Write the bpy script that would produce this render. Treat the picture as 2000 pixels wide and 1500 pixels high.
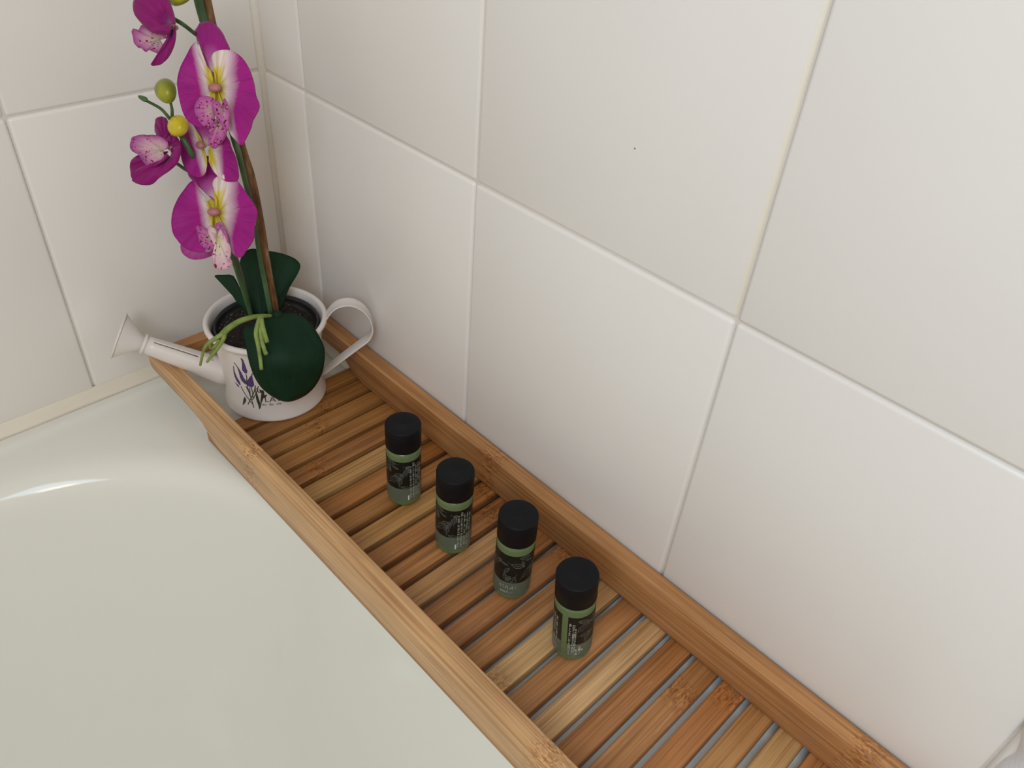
import bpy, bmesh, math, random
from mathutils import Vector, Matrix, noise as mnoise

for o in list(bpy.data.objects):
    bpy.data.objects.remove(o)
scene = bpy.context.scene
COL = scene.collection
rnd = random.Random(7)

# ------------------------------------------------------------------ units
# the place is measured in wall-tile widths (one tile = 200 mm); u() turns a
# tile-unit point (origin: room corner at the height of the tray's top) into metres
S, Z0 = 0.2, 0.62
def u(p): return Vector((p[0]*S, p[1]*S, p[2]*S + Z0))

# ------------------------------------------------------------------ camera
CP = Vector((3.0753, -1.6514, 2.1300))
YAW, PITCH, ROLL, FPX = 2.3184, -0.6745, 0.0898, 1560.0
_f = Vector((math.cos(PITCH)*math.cos(YAW), math.cos(PITCH)*math.sin(YAW), math.sin(PITCH)))
_r = _f.cross(Vector((0, 0, 1))).normalized()
_u = _r.cross(_f)
CR = _r*math.cos(ROLL) + _u*math.sin(ROLL)
CU = -_r*math.sin(ROLL) + _u*math.cos(ROLL)
CF = _f
cd = bpy.data.cameras.new('camera')
cd.sensor_fit = 'HORIZONTAL'; cd.sensor_width = 36.0
cd.lens = FPX/2000.0*36.0
cd.clip_start = 0.01; cd.clip_end = 50
cam = bpy.data.objects.new('camera', cd); COL.objects.link(cam)
M = Matrix((CR, CU, -CF)).transposed().to_4x4(); M.translation = u(CP)
cam.matrix_world = M
scene.camera = cam

# ------------------------------------------------------------------ world, light, exposure
w = bpy.data.worlds.new('room_light'); scene.world = w; w.use_nodes = True
bg = w.node_tree.nodes['Background']
bg.inputs['Color'].default_value = (1.0, 0.83, 0.66, 1); bg.inputs['Strength'].default_value = 0.57
def area(name, loc, target, sx, sy, power, color):
    l = bpy.data.lights.new(name, 'AREA'); l.shape = 'RECTANGLE'; l.size = sx; l.size_y = sy
    l.energy = power; l.color = color
    o = bpy.data.objects.new(name, l); COL.objects.link(o)
    o.location = loc
    o.rotation_euler = (Vector(target)-Vector(loc)).to_track_quat('-Z', 'Y').to_euler()
    return o
area('window_daylight', (0.86, -0.72, 1.42), (0.66, 0.0, 0.92), 0.5, 0.6, 5.6, (0.60, 0.80, 1.0))
area('warm_fill_light', (1.7, -1.3, 1.9), (0.1, -0.3, 0.8), 0.4, 0.4, 4.5, (1.0, 0.72, 0.46))  # added fill that warms the left wall; no known lamp stands here
vs = scene.view_settings
vs.view_transform = 'Standard'; vs.look = 'None'; vs.gamma = 1.0; vs.use_curve_mapping = False
vs.exposure = 0.0

# ------------------------------------------------------------------ helpers
def tag(o, label=None, cat=None, group=None, kind=None):
    if label: o['label'] = label
    if cat: o['category'] = cat
    if group: o['group'] = group
    if kind: o['kind'] = kind
    return o
def thing(name, base, label, cat, group=None):
    o = bpy.data.objects.new(name, None); COL.objects.link(o)
    o.location = u(base); o.empty_display_size = 0.02
    return tag(o, label, cat, group)
def root_loc(o):
    while o.parent: o = o.parent
    return o.location
def smooth(me, on=True):
    me.polygons.foreach_set('use_smooth', [on]*len(me.polygons))
def mobj(name, verts, faces, mat, parent=None, base=None, sm=True, uv=None, color=None):
    """verts are tile-unit points of the room"""
    off = root_loc(parent) if parent else (u(base) if base else Vector((0, 0, 0)))
    me = bpy.data.meshes.new(name)
    me.from_pydata([u(v)-off for v in verts], [], faces)
    if uv:
        l = me.uv_layers.new(name='UVMap')
        for lp in me.loops: l.data[lp.index].uv = uv[lp.vertex_index]
    me.materials.append(mat)
    if sm: smooth(me)
    me.update()
    o = bpy.data.objects.new(name, me); COL.objects.link(o)
    if parent: o.parent = parent
    else: o.location = off
    if color: o.color = color
    return o
def bevel(o, width, seg=2, angle=35):
    m = o.modifiers.new('bevel', 'BEVEL'); m.width = width*S; m.segments = seg
    m.limit_method = 'ANGLE'; m.angle_limit = math.radians(angle)
    smooth(o.data); return o
def solidify(o, t, off=0.0):
    m = o.modifiers.new('thickness', 'SOLIDIFY'); m.thickness = t*S; m.offset = off
    return o
def box(x0, x1, y0, y1, z0, z1):
    v = [(x, y, z) for x in (x0, x1) for y in (y0, y1) for z in (z0, z1)]
    f = [(0,1,3,2), (4,6,7,5), (0,4,5,1), (2,3,7,6), (0,2,6,4), (1,5,7,3)]
    return v, f
def cat_rom(pts, n):
    """open Catmull-Rom through pts, n samples"""
    P = [Vector(p) for p in pts]; P = [P[0]*2-P[1]] + P + [P[-1]*2-P[-2]]
    k = len(pts)-1; out = []
    for i in range(n):
        s = i/(n-1)*k; j = min(int(s), k-1); t = s-j
        a, b, c, d = P[j:j+4]
        out.append(0.5*((2*b) + (c-a)*t + (2*a-5*b+4*c-d)*t*t + (3*b-a-3*c+d)*t*t*t))
    return out
def tube(path, radii, seg=10, caps=True):
    """verts, faces of a tube along tile-unit points"""
    P = [Vector(p) for p in path]; n = len(P)
    if not hasattr(radii, '__len__'): radii = [radii]*n
    V, F = [], []
    ref = None
    for i in range(n):
        t = (P[min(i+1, n-1)]-P[max(i-1, 0)]).normalized()
        if ref is None:
            ref = t.orthogonal().normalized()
        ref = (ref - t*ref.dot(t)).normalized(); b = t.cross(ref)
        for k in range(seg):
            a = 2*math.pi*k/seg
            V.append(P[i] + (ref*math.cos(a)+b*math.sin(a))*radii[i])
    for i in range(n-1):
        for k in range(seg):
            F.append((i*seg+k, i*seg+(k+1)%seg, (i+1)*seg+(k+1)%seg, (i+1)*seg+k))
    if caps:
        F.append(tuple(range(seg))[::-1]); F.append(tuple((n-1)*seg+k for k in range(seg)))
    return V, F
def lathe(prof, c, seg=64, close=True):
    """revolve (r, z) profile about the vertical through c"""
    V, F = [], []
    for r, z in prof:
        for k in range(seg):
            a = 2*math.pi*k/seg
            V.append((c[0]+r*math.cos(a), c[1]+r*math.sin(a), c[2]+z))
    n = len(prof)
    for i in range(n-1):
        for k in range(seg):
            F.append((i*seg+k, i*seg+(k+1)%seg, (i+1)*seg+(k+1)%seg, (i+1)*seg+k))
    if close:
        F.append(tuple(range(seg))[::-1]); F.append(tuple((n-1)*seg+k for k in range(seg)))
    return V, F

# ------------------------------------------------------------------ materials
def mat(name):
    m = bpy.data.materials.new(name); m.use_nodes = True
    nt = m.node_tree; b = nt.nodes['Principled BSDF']
    return m, nt, b
def N(nt, typ, **kw):
    n = nt.nodes.new(typ)
    for k, v in kw.items():
        if k in n.inputs: n.inputs[k].default_value = v
        else: setattr(n, k, v)
    return n
def ramp(nt, stops, fac=None):
    n = nt.nodes.new('ShaderNodeValToRGB'); e = n.color_ramp.elements
    e[0].position, e[0].color = stops[0][0], (*stops[0][1], 1)
    e[1].position, e[1].color = stops[-1][0], (*stops[-1][1], 1)
    for p, c in stops[1:-1]:
        x = e.new(p); x.color = (*c, 1)
    if fac is not None: nt.links.new(fac, n.inputs[0])
    return n
def mix(nt, a, b, fac, mode='MIX'):
    n = nt.nodes.new('ShaderNodeMix'); n.data_type = 'RGBA'; n.blend_type = mode
    for s, v in ((6, a), (7, b), (0, fac)):
        if hasattr(v, 'is_linked'): nt.links.new(v, n.inputs[s])
        elif s == 0: n.inputs[0].default_value = v
        else: n.inputs[s].default_value = (*v, 1)
    return n.outputs[2]
def mth(nt, op, a, b=None, c=None, clamp=False):
    n = nt.nodes.new('ShaderNodeMath'); n.operation = op; n.use_clamp = clamp
    for i, v in enumerate((a, b, c)):
        if v is None: continue
        if hasattr(v, 'is_linked'): nt.links.new(v, n.inputs[i])
        else: n.inputs[i].default_value = v
    return n.outputs[0]
def coord(nt, kind='Object', scale=(1, 1, 1)):
    tc = nt.nodes.new('ShaderNodeTexCoord'); mp = nt.nodes.new('ShaderNodeMapping')
    mp.inputs['Scale'].default_value = scale
    nt.links.new(tc.outputs[kind], mp.inputs[0]); return mp.outputs[0]
def tex(nt, vec, scale, detail=4, rough=0.55, dist=0.0):
    n = N(nt, 'ShaderNodeTexNoise', Scale=scale, Detail=detail, Roughness=rough, Distortion=dist)
    nt.links.new(vec, n.inputs['Vector']); return n.outputs['Fac']
def bump(nt, b, h, strength, dist):
    n = N(nt, 'ShaderNodeBump', Strength=strength, Distance=dist)
    nt.links.new(h, n.inputs['Height']); nt.links.new(n.outputs[0], b.inputs['Normal'])

def glaze(name, col, rough=0.28, var=0.03, bstr=0.12, spec=0.5, stain=None):
    m, nt, b = mat(name)
    v = coord(nt)
    lo = tuple(c*(1-var) for c in col)
    r = ramp(nt, [(0.3, lo), (0.7, col)], tex(nt, v, 9, 3))
    c = r.outputs[0]
    if stain:   # old water stain running down beside a joint
        x0, x1, sc = stain
        sx = nt.nodes.new('ShaderNodeSeparateXYZ'); nt.links.new(coord(nt), sx.inputs[0])
        d = mth(nt, 'SUBTRACT', 1.0, mth(nt, 'DIVIDE', mth(nt, 'ABSOLUTE', mth(nt, 'SUBTRACT', sx.outputs[0], x0)), x1), clamp=True)
        d = mth(nt, 'MULTIPLY', d, mth(nt, 'ADD', 0.35, tex(nt, coord(nt, scale=(60, 60, 8)), 1.0)), clamp=True)
        c = mix(nt, c, sc, d)
    nt.links.new(c, b.inputs['Base Color'])
    b.inputs['Roughness'].default_value = rough
    b.inputs['Specular IOR Level'].default_value = spec
    if bstr: bump(nt, b, tex(nt, v, 420, 3), bstr, 0.0004)
    return m
TILE = glaze('wall_tile_glaze', (0.80, 0.775, 0.735), 0.34, 0.025, 0.10)
TILE_S = glaze('wall_tile_glaze_stained', (0.80, 0.775, 0.735), 0.34, 0.025, 0.10,
               stain=((2.306)*S, 0.0035, (0.78, 0.69, 0.50)))
CORNER = glaze('corner_grout', (0.84, 0.80, 0.73), 0.6, 0.05, 0.3, 0.3)
GROUT = glaze('grout', (0.70, 0.66, 0.60), 0.85, 0.12, 0.6, 0.2)
TUB = glaze('bath_acrylic', (0.77, 0.775, 0.71), 0.12, 0.008, 0.0, 0.5)
SEAL = glaze('aged_silicone', (0.80, 0.74, 0.62), 0.45, 0.10, 0.3, 0.4)
PLASTER = glaze('rough_white_filler', (0.82, 0.83, 0.86), 0.7, 0.06, 1.0, 0.3)
FLOOR = glaze('floor_vinyl', (0.45, 0.43, 0.40), 0.5, 0.1, 0.1)
ENAMEL = glaze('can_enamel', (0.73, 0.68, 0.64), 0.32, 0.02, 0.05)

def bamboo(name, axis):
    m, nt, b = mat(name)
    oi = nt.nodes.new('ShaderNodeObjectInfo')
    tc = nt.nodes.new('ShaderNodeTexCoord')
    add = nt.nodes.new('ShaderNodeVectorMath'); add.operation = 'ADD'
    cmb = nt.nodes.new('ShaderNodeCombineXYZ')
    off = mth(nt, 'MULTIPLY', oi.outputs['Random'], 7.0)
    for i in range(3): nt.links.new(off, cmb.inputs[i])
    nt.links.new(tc.outputs['Object'], add.inputs[0]); nt.links.new(cmb.outputs[0], add.inputs[1])
    def stretched(across, along):
        mp = nt.nodes.new('ShaderNodeMapping')
        s = [across]*3; s[axis] = along
        mp.inputs['Scale'].default_value = s
        nt.links.new(add.outputs[0], mp.inputs[0]); return mp.outputs[0]
    g1 = tex(nt, stretched(900, 9), 1.0, 3, 0.6)
    g2 = tex(nt, stretched(260, 5), 1.0, 3, 0.5, 0.4)
    g3 = tex(nt, stretched(45, 14), 1.0, 2)
    r1 = ramp(nt, [(0.25, (0.60, 0.52, 0.45)), (0.5, (0.98, 0.97, 0.96)), (0.75, (1.18, 1.2, 1.22))], g1)
    r2 = ramp(nt, [(0.3, (0.74, 0.66, 0.58)), (0.55, (1, 1, 1)), (0.8, (1.16, 1.18, 1.2))], g2)
    r3 = ramp(nt, [(0.3, (0.84, 0.80, 0.76)), (0.7, (1.12, 1.1, 1.08))], g3)
    c = mix(nt, oi.outputs['Color'], r1.outputs[0], 1.0, 'MULTIPLY')
    c = mix(nt, c, r2.outputs[0], 1.0, 'MULTIPLY')
    c = mix(nt, c, r3.outputs[0], 1.0, 'MULTIPLY')
    # bamboo culm nodes: short mottled bands across the strip
    sx = nt.nodes.new('ShaderNodeSeparateXYZ'); nt.links.new(tc.outputs['Object'], sx.inputs[0])
    per = 0.31 if axis == 0 else 0.24
    ph = mth(nt, 'FRACT', mth(nt, 'ADD', mth(nt, 'DIVIDE', sx.outputs[axis], per), mth(nt, 'MULTIPLY', oi.outputs['Random'], 13.7)))
    d = mth(nt, 'ABSOLUTE', mth(nt, 'SUBTRACT', ph, 0.5))
    band = mth(nt, 'SUBTRACT', 1.0, mth(nt, 'DIVIDE', d, 0.042 if axis == 0 else 0.055), clamp=True)
    sp = tex(nt, stretched(650, 240), 1.0, 2, 0.5, 1.0)
    rs = ramp(nt, [(0.40, (0.62, 0.50, 0.40)), (0.58, (1.20, 1.18, 1.14))], sp)
    c = mix(nt, c, mix(nt, c, rs.outputs[0], 1.0, 'MULTIPLY'), mth(nt, 'POWER', band, 0.6))
    # pale worn streaks in the finish
    wr = ramp(nt, [(0.62, (0, 0, 0)), (0.74, (1, 1, 1))], tex(nt, stretched(330, 26), 1.0, 4, 0.65, 0.6))
    c = mix(nt, c, (0.62, 0.42, 0.27), mth(nt, 'MULTIPLY', wr.outputs[0], 0.30))
    nt.links.new(c, b.inputs['Base Color'])
    b.inputs['Roughness'].default_value = 0.42
    b.inputs['Specular IOR Level'].default_value = 0.4
    bump(nt, b, g1, 0.25, 0.0005)
    return m
BAM_X = bamboo('bamboo_grain_lengthwise', 0)
BAM_Y = bamboo('bamboo_grain_crosswise', 1)

def plain(name, col, rough=0.5, spec=0.5, var=0.12, scale=60, bstr=0.0, metal=0.0):
    m, nt, b = mat(name)
    v = coord(nt)
    r = ramp(nt, [(0.3, tuple(c*(1-var) for c in col)), (0.7, tuple(c*(1+var) for c in col))], tex(nt, v, scale, 3))
    nt.links.new(r.outputs[0], b.inputs['Base Color'])
    b.inputs['Roughness'].default_value = rough; b.inputs['Specular IOR Level'].default_value = spec
    b.inputs['Metallic'].default_value = metal
    if bstr: bump(nt, b, tex(nt, v, scale*5, 3), bstr, 0.001)
    return m

# ------------------------------------------------------------------ walls
H, TH = 1.0169, 1.25
W0, WL = 0.3061, 0.976
ROWS = [(-0.168, H), (H, H+TH), (H+TH, H+2*TH), (H+2*TH, H+3*TH)]
ZTOP = H+3*TH
G = 0.003
def tile_mesh(name, lo, hi, axis, m, parent, proud=0.0):
    """one glazed tile with pillowed edges; axis 1: lies in the y=0 wall, 0: in the x=0 wall"""
    d = 0.035
    (a0, z0), (a1, z1) = lo, hi
    if axis == 1: v, f = box(a0+G, a1-G, -proud, d, z0+G, z1-G)
    else: v, f = box(-d, proud, a0+G, a1-G, z0+G, z1-G)
    o = mobj(name, v, f, m, parent, sm=False)
    return bevel(o, 0.012, 3, 30)
v, f = box(-0.3, 7.4, 0.006, 0.35, -3.1, ZTOP)
wr = tag(mobj('wall_right', v, f, GROUT, base=(0, 0, 0), sm=False), 'white square-tiled wall along the right behind the bamboo tray', kind='structure')
xs = [0.012, W0] + [W0+i for i in range(1, 8)]
for j, (za, zb) in enumerate(ROWS):
    for i in range(len(xs)-1):
        st = (i == 2 and j == 1)
        pr = (0.005 if (i == 3 and j == 1) else (0.002*rnd.random())) + (0.0045 if j == 0 else 0)
        tile_mesh('tile', (xs[i], za), (xs[i+1], zb), 1, TILE_S if st else TILE, wr, pr)
v, f = box(-0.35, -0.006, -4.2, 0.3, -3.1, ZTOP)
wl = tag(mobj('wall_left', v, f, GROUT, base=(0, 0, 0), sm=False), 'white tiled wall on the left behind the watering can', kind='structure')
ys = [-0.012, -WL, -WL-1, -WL-2, -WL-3]
for j, (za, zb) in enumerate(ROWS):
    for i in range(len(ys)-1):
        tile_mesh('tile', (ys[i+1], za), (ys[i], zb), 0, TILE, wl, 0.002*rnd.random() + (0.0045 if j == 0 else 0))
v, f = box(-0.3, 8, -8, 0.3, -3.15, -3.1)
tag(mobj('floor', v, f, FLOOR, base=(0, 0, -3.1), sm=False), 'plain bathroom floor under the bath', kind='structure')

# rough filler bead at the right wall's tile edge
path = [(3.395+0.008*math.sin(z*9)+0.005*math.sin(z*23), 0.02, z) for z in [i*0.05-0.2 for i in range(60)]]
v, f = tube(path, [0.082+0.005*math.sin(i*1.7)+0.004*math.sin(i*0.6) for i in range(60)], 16)
tag(mobj('trim_1', v, f, PLASTER, base=(0, 0, 0)), 'rough white filler bead down the right wall by the frame edge', kind='structure')

# corner grout line and the aged silicone bead over the bath's edge on the left wall
v, f = tube([(-0.002, 0.002, -0.19), (-0.002, 0.002, ZTOP)], 0.024, 16)
tag(mobj('trim_2', v, f, CORNER, base=(0, 0, 0)), 'pale grout line in the corner between both tiled walls', kind='structure')
def bead(axis, a0, a1, name, label):
    prof = [(0.0, -0.157), (0.005, -0.159), (0.013, -0.170), (0.022, -0.188), (0.031, -0.200), (0.044, -0.2085), (0.0, -0.216)]
    V, F = [], []; n = 40; k = len(prof)
    for i in range(n+1):
        a = a0+(a1-a0)*i/n
        for j, (d, z) in enumerate(prof):
            wob = 0.003*math.sin(i*1.3+j)+0.002*math.sin(i*0.47) if 0 < j < k-2 else 0
            V.append((d+wob, a, z) if axis == 0 else (a, -d-wob, z))
    for i in range(n):
        for j in range(k-1):
            F.append((i*k+j, i*k+j+1, (i+1)*k+j+1, (i+1)*k+j))
    return tag(mobj(name, V, F, SEAL, base=(0, 0, 0)), label, kind='structure')
bead(0, -4.0, 0.0, 'trim_3', 'yellowed silicone bead between bath edge and left wall')
bead(1, 0.0, 7.4, 'trim_4', 'silicone bead between bath edge and right wall behind the tray')

# ------------------------------------------------------------------ bathtub
def rrect(x0, x1, y0, y1, r, nc=24, ns=10):
    P = []
    for cx, cy, a in ((x1-r, y1-r, 0), (x0+r, y1-r, 90), (x0+r, y0+r, 180), (x1-r, y0+r, 270)):
        arc = [(cx+r*math.cos(math.radians(a+90*i/nc)), cy+r*math.sin(math.radians(a+90*i/nc))) for i in range(nc+1)]
        if P:
            p, q = P[-1], arc[0]
            P += [(p[0]+(q[0]-p[0])*k/ns, p[1]+(q[1]-p[1])*k/ns) for k in range(1, ns)]
        P += arc
    p, q = P[-1], P[0]
    P += [(p[0]+(q[0]-p[0])*k/ns, p[1]+(q[1]-p[1])*k/ns) for k in range(1, ns)]
    return P
TX0, TX1, TY0, TY1 = 0.014, 8.0, -3.6, -0.014
RIM = -0.216
rings = []
def outer(ins, z, r=0.05): rings.append([(x, y, z) for x, y in rrect(TX0+ins, TX1-ins, TY0+ins, TY1-ins, max(r-ins, 0.02)+ins*0.6)])
BX0, BX1, BY0, BY1, BR = 0.235, 7.55, -3.25, -0.62, 0.95
def inner(ins, z): rings.append([(x, y, RIM+z) for x, y in rrect(BX0+ins, BX1-ins, BY0+ins, BY1-ins, BR-ins*0.35)])
for ins, z in ((0.0, -3.09), (0.0, -0.26), (0.004, -0.222), (0.014, -0.210), (0.03, -0.209), (0.05, -0.2072), (0.066, -0.2068), (0.080, -0.2085), (0.092, -0.2125), (0.112, -0.2152), (0.14, RIM)): outer(ins, z)
for ins, z in ((-0.03, 0.0), (0.0, -0.002), (0.03, -0.007), (0.055, -0.017), (0.076, -0.033), (0.092, -0.055), (0.102, -0.085), (0.112, -0.13), (0.13, -0.24), (0.17, -0.45), (0.24, -0.80), (0.33, -1.15), (0.42, -1.42), (0.52, -1.60), (0.66, -1.73), (0.85, -1.80), (1.1, -1.83), (1.3, -1.835)): inner(ins, z)
V, F = [], []
n = len(rings[0])
for rg in rings: V += rg
for i in range(len(rings)-1):
    for k in range(n):
        F.append((i*n+k, i*n+(k+1) % n, (i+1)*n+(k+1) % n, (i+1)*n+k))
b0 = (len(rings)-1)*n
V.append(((BX0+BX1)/2, (BY0+BY1)/2, RIM-1.84)); ci = len(V)-1
for k in range(n): F.append((b0+k, b0+(k+1) % n, ci))
tub = thing('bathtub', (3.6, -1.8, -3.1), 'large glossy cream-white bathtub filling the lower left', 'bathtub')
mobj('tub_shell', V, F, TUB, tub)

# ------------------------------------------------------------------ bamboo tray
TX_A, TX_B = 0.118, 3.60
E0, E1, F0, F1 = 0.012, 0.0777, 0.699, 0.764
ZS, ST = -0.160, 0.046
G0, PITCHX, GAP = 0.6499, 0.1045, 0.023
tray = thing('bath_tray', ((TX_A+TX_B)/2, -0.388, ZS-ST), 'long bamboo slatted bath tray lying along the right tiled wall', 'tray')
RAILC = (0.46, 0.235, 0.092, 1)
FRONTC = (0.60, 0.375, 0.185, 1)
def rail(y0, y1, color, label):
    a, b = TX_A, TX_B
    bot = []
    def half(sgn, x_end):
        # bottom outline from the tip: shallow grip, then a soft step down to full depth
        return [(x_end+sgn*dx, z) for dx, z in ((0.0, -0.072), (0.02, -0.083), (0.12, -0.086), (0.30, -0.086), (0.40, -0.090), (0.45, -0.103), (0.49, -0.128), (0.53, -0.149), (0.58, -0.1595))]
    L = half(1, a); R = half(-1, b)[::-1]
    outline = [(a, -0.012), (a+0.012, 0.0)] + [(a+(b-a)*k/12, 0) for k in range(1, 12)] + [(b-0.012, 0.0), (b, -0.012)] + R[::-1][0:0]
    outline += list(reversed(R)) [0:0]
    outline += R[::-1] + L[::-1]
    n = len(outline)
    V = [(x, y0, z) for x, z in outline] + [(x, y1, z) for x, z in outline]
    F = [tuple(range(n)), tuple(range(2*n-1, n-1, -1))]
    for k in range(n): F.append((k, n+k, n+(k+1) % n, (k+1) % n))
    o = mobj('side_rail', V, F, BAM_X, tray, sm=False, color=color)
    o['label'] = label
    return bevel(o, 0.007, 3, 40)
rail(-E1, -E0, RAILC, 'bamboo rail against the wall')
rail(-F1, -F0, FRONTC, 'paler bamboo rail on the bath side')
for xa in (TX_A+0.002, TX_B-0.057):
    v, f = box(xa, xa+0.055, -F0-0.002, -E1+0.002, -0.082, 0.0)
    bevel(mobj('end_bar', v, f, BAM_Y, tray, sm=False, color=RAILC), 0.008, 3)
for ya, yb in ((-F1+0.012, -F0-0.008),):   # batten under the bath-side rail added to keep light out of the slat gaps
    v, f = box(TX_A+0.445, TX_B-0.445, ya, yb, ZS-ST, ZS+0.004)
    bevel(mobj('light_block_strip', v, f, BAM_X, tray, sm=False, color=RAILC), 0.004, 2)
tones = {0: (0.40, 0.19, 0.062), 1: (0.33, 0.15, 0.05), 2: (0.37, 0.18, 0.065), 3: (0.39, 0.19, 0.07), 4: (0.36, 0.165, 0.062),
         5: (0.50, 0.30, 0.135), 6: (0.38, 0.165, 0.055), 7: (0.37, 0.175, 0.062), 8: (0.44, 0.245, 0.10), 9: (0.35, 0.16, 0.062), 10: (0.37, 0.17, 0.07),
         11: (0.46, 0.26, 0.13), 12: (0.38, 0.18, 0.075), 13: (0.39, 0.18, 0.08), 14: (0.39, 0.19, 0.08), 15: (0.55, 0.36, 0.20),
         16: (0.39, 0.19, 0.085), 17: (0.56, 0.36, 0.21), 18: (0.39, 0.18, 0.075), 19: (0.44, 0.22, 0.10), 20: (0.42, 0.185, 0.075),
         21: (0.48, 0.26, 0.12), 22: (0.58, 0.37, 0.20), 23: (0.44, 0.20, 0.09), 24: (0.46, 0.25, 0.11)}
for i in range(25):
    xa = G0+PITCHX*(i-1)+GAP/2; xb = G0+PITCHX*i-GAP/2
    if i == 0: xa = 0.565
    v, f = box(xa, xb, -F0-0.006, -E1+0.040, ZS-ST, ZS-0.0012*rnd.random())
    c = tones[i]; c = (c[0]*1.0, c[1]*0.99, c[2]*0.82)
    o = mobj('slat', v, f, BAM_Y, tray, sm=False, color=(*c, 1))
    bevel(o, 0.005, 2)

# ------------------------------------------------------------------ watering can
CC = (0.503, -0.392)
PHI = math.radians(-125)
can = thing('watering_can', (CC[0], CC[1], ZS), 'small white metal watering can planter printed with lavender', 'watering can')
prof = [(0.205, -0.1585), (0.210, -0.1585), (0.2145, -0.154), (0.2142, -0.147), (0.2110, -0.135), (0.2075, -0.115), (0.2045, -0.095), (0.2025, -0.075), (0.2030, -0.03), (0.207, 0.04), (0.2135, 0.11), (0.2205, 0.175), (0.2225, 0.190), (0.2265, 0.196),
        (0.2300, 0.203), (0.2395, 0.207), (0.2455, 0.215), (0.2455, 0.225), (0.239, 0.233), (0.230, 0.232), (0.2235, 0.223), (0.221, 0.205), (0.212, 0.11), (0.200, -0.05), (0.198, -0.13), (0.02, -0.135)]
v, f = lathe(prof, (*CC, 0), 96)
mobj('body', v, f, ENAMEL, can)
dS = Vector((math.cos(PHI), math.sin(PHI), 0)); dH = -dS; side = Vector((-dS.y, dS.x, 0))
cc = Vector((CC[0], CC[1], 0))
def inpl(d, r, z, s=0.0): return cc + d*r + Vector((0, 0, z)) + side*s
sp0, sp1 = inpl(dS, 0.185, -0.058), inpl(dS, 0.492, 0.112)
pth = [sp0.lerp(sp1, t/10) for t in range(11)]
v, f = tube(pth, [0.058-0.021*t/10 for t in range(11)], 28)
spout = mobj('spout', v, f, ENAMEL, can)
axS = (sp1-sp0).normalized()
c1 = sp1 + axS*0.004
v, f = tube([sp1-axS*0.006, sp1-axS*0.004, sp1+axS*0.002, sp1+axS*0.008, sp1+axS*0.010], [0.036, 0.0415, 0.0425, 0.0415, 0.035], 28)
mobj('collar', v, f, ENAMEL, spout)
# folded seam running along the upper side of the spout
upS = (Vector((0, 0, 1)) - axS*axS.z).normalized(); sdS = axS.cross(upS)
camdir = (CP-sp0).normalized()
sg = 1 if sdS.dot(camdir) > 0 else -1
def onsp(t, ang):
    r = (0.058-0.021*t)+0.0015
    return sp0.lerp(sp1, t) + (upS*math.cos(ang)+sdS*sg*math.sin(ang))*r
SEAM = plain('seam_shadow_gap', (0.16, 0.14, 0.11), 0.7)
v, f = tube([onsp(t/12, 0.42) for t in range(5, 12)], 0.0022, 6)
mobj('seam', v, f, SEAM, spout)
v, f = tube([onsp(t/12, 0.30) for t in range(3, 12)], 0.0045, 8)
mobj('seam_fold', v, f, ENAMEL, spout)
ax2 = (axS*0.92 + dS*0.10).normalized()
rs0 = sp1+axS*0.006
v, f = tube([rs0, rs0+ax2*0.02, rs0+ax2*0.085, rs0+ax2*0.090], [0.033, 0.037, 0.090, 0.0905], 40)
rose = mobj('rose', v, f, ENAMEL, can)
p0 = rs0+ax2*0.089
v, f = tube([p0, p0+ax2*0.001, p0+ax2*0.006, p0+ax2*0.008, p0+ax2*0.012, p0+ax2*0.013], [0.088, 0.0975, 0.0985, 0.0965, 0.06, 0.004], 48)
mobj('rose_plate', v, f, ENAMEL, rose)
# strap handle
hp = cat_rom([(0.218, 0.175, 0), (0.245, 0.220, 0), (0.275, 0.262, 0), (0.310, 0.282, 0), (0.350, 0.282, 0), (0.388, 0.258, 0), (0.412, 0.220, 0), (0.424, 0.175, 0), (0.420, 0.140, 0), (0.402, 0.108, 0), (0.36, 0.072, 0), (0.29, 0.012, 0), (0.200, -0.066, 0)], 60)
def strap(pts, wdt, thk):
    V, F = [], []
    n = len(pts)
    for i, p in enumerate(pts):
        t = (pts[min(i+1, n-1)]-pts[max(i-1, 0)]).normalized()
        nr = Vector((-t.y, t.x, 0))
        prof = [(-wdt/2, 0.4), (-wdt/2-0.002, 0.9), (-wdt/2, 1.3), (-wdt/2+0.006, 1.0), (wdt/2-0.006, 1.0), (wdt/2, 1.3), (wdt/2+0.002, 0.9), (wdt/2, 0.4), (wdt/2-0.006, 0), (-wdt/2+0.006, 0)]
        for s, h in prof:
            q = p + nr*h*thk
            V.append(inpl(dH, q.x, q.y, s))
    m = 10
    for i in range(n-1):
        for k in range(m): F.append((i*m+k, i*m+(k+1) % m, (i+1)*m+(k+1) % m, (i+1)*m+k))
    F.append(tuple(range(m))[::-1]); F.append(tuple((n-1)*m+k for k in range(m)))
    return V, F
v, f = strap(hp, 0.060, 0.006)
handle = mobj('handle', v, f, ENAMEL, can)

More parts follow.
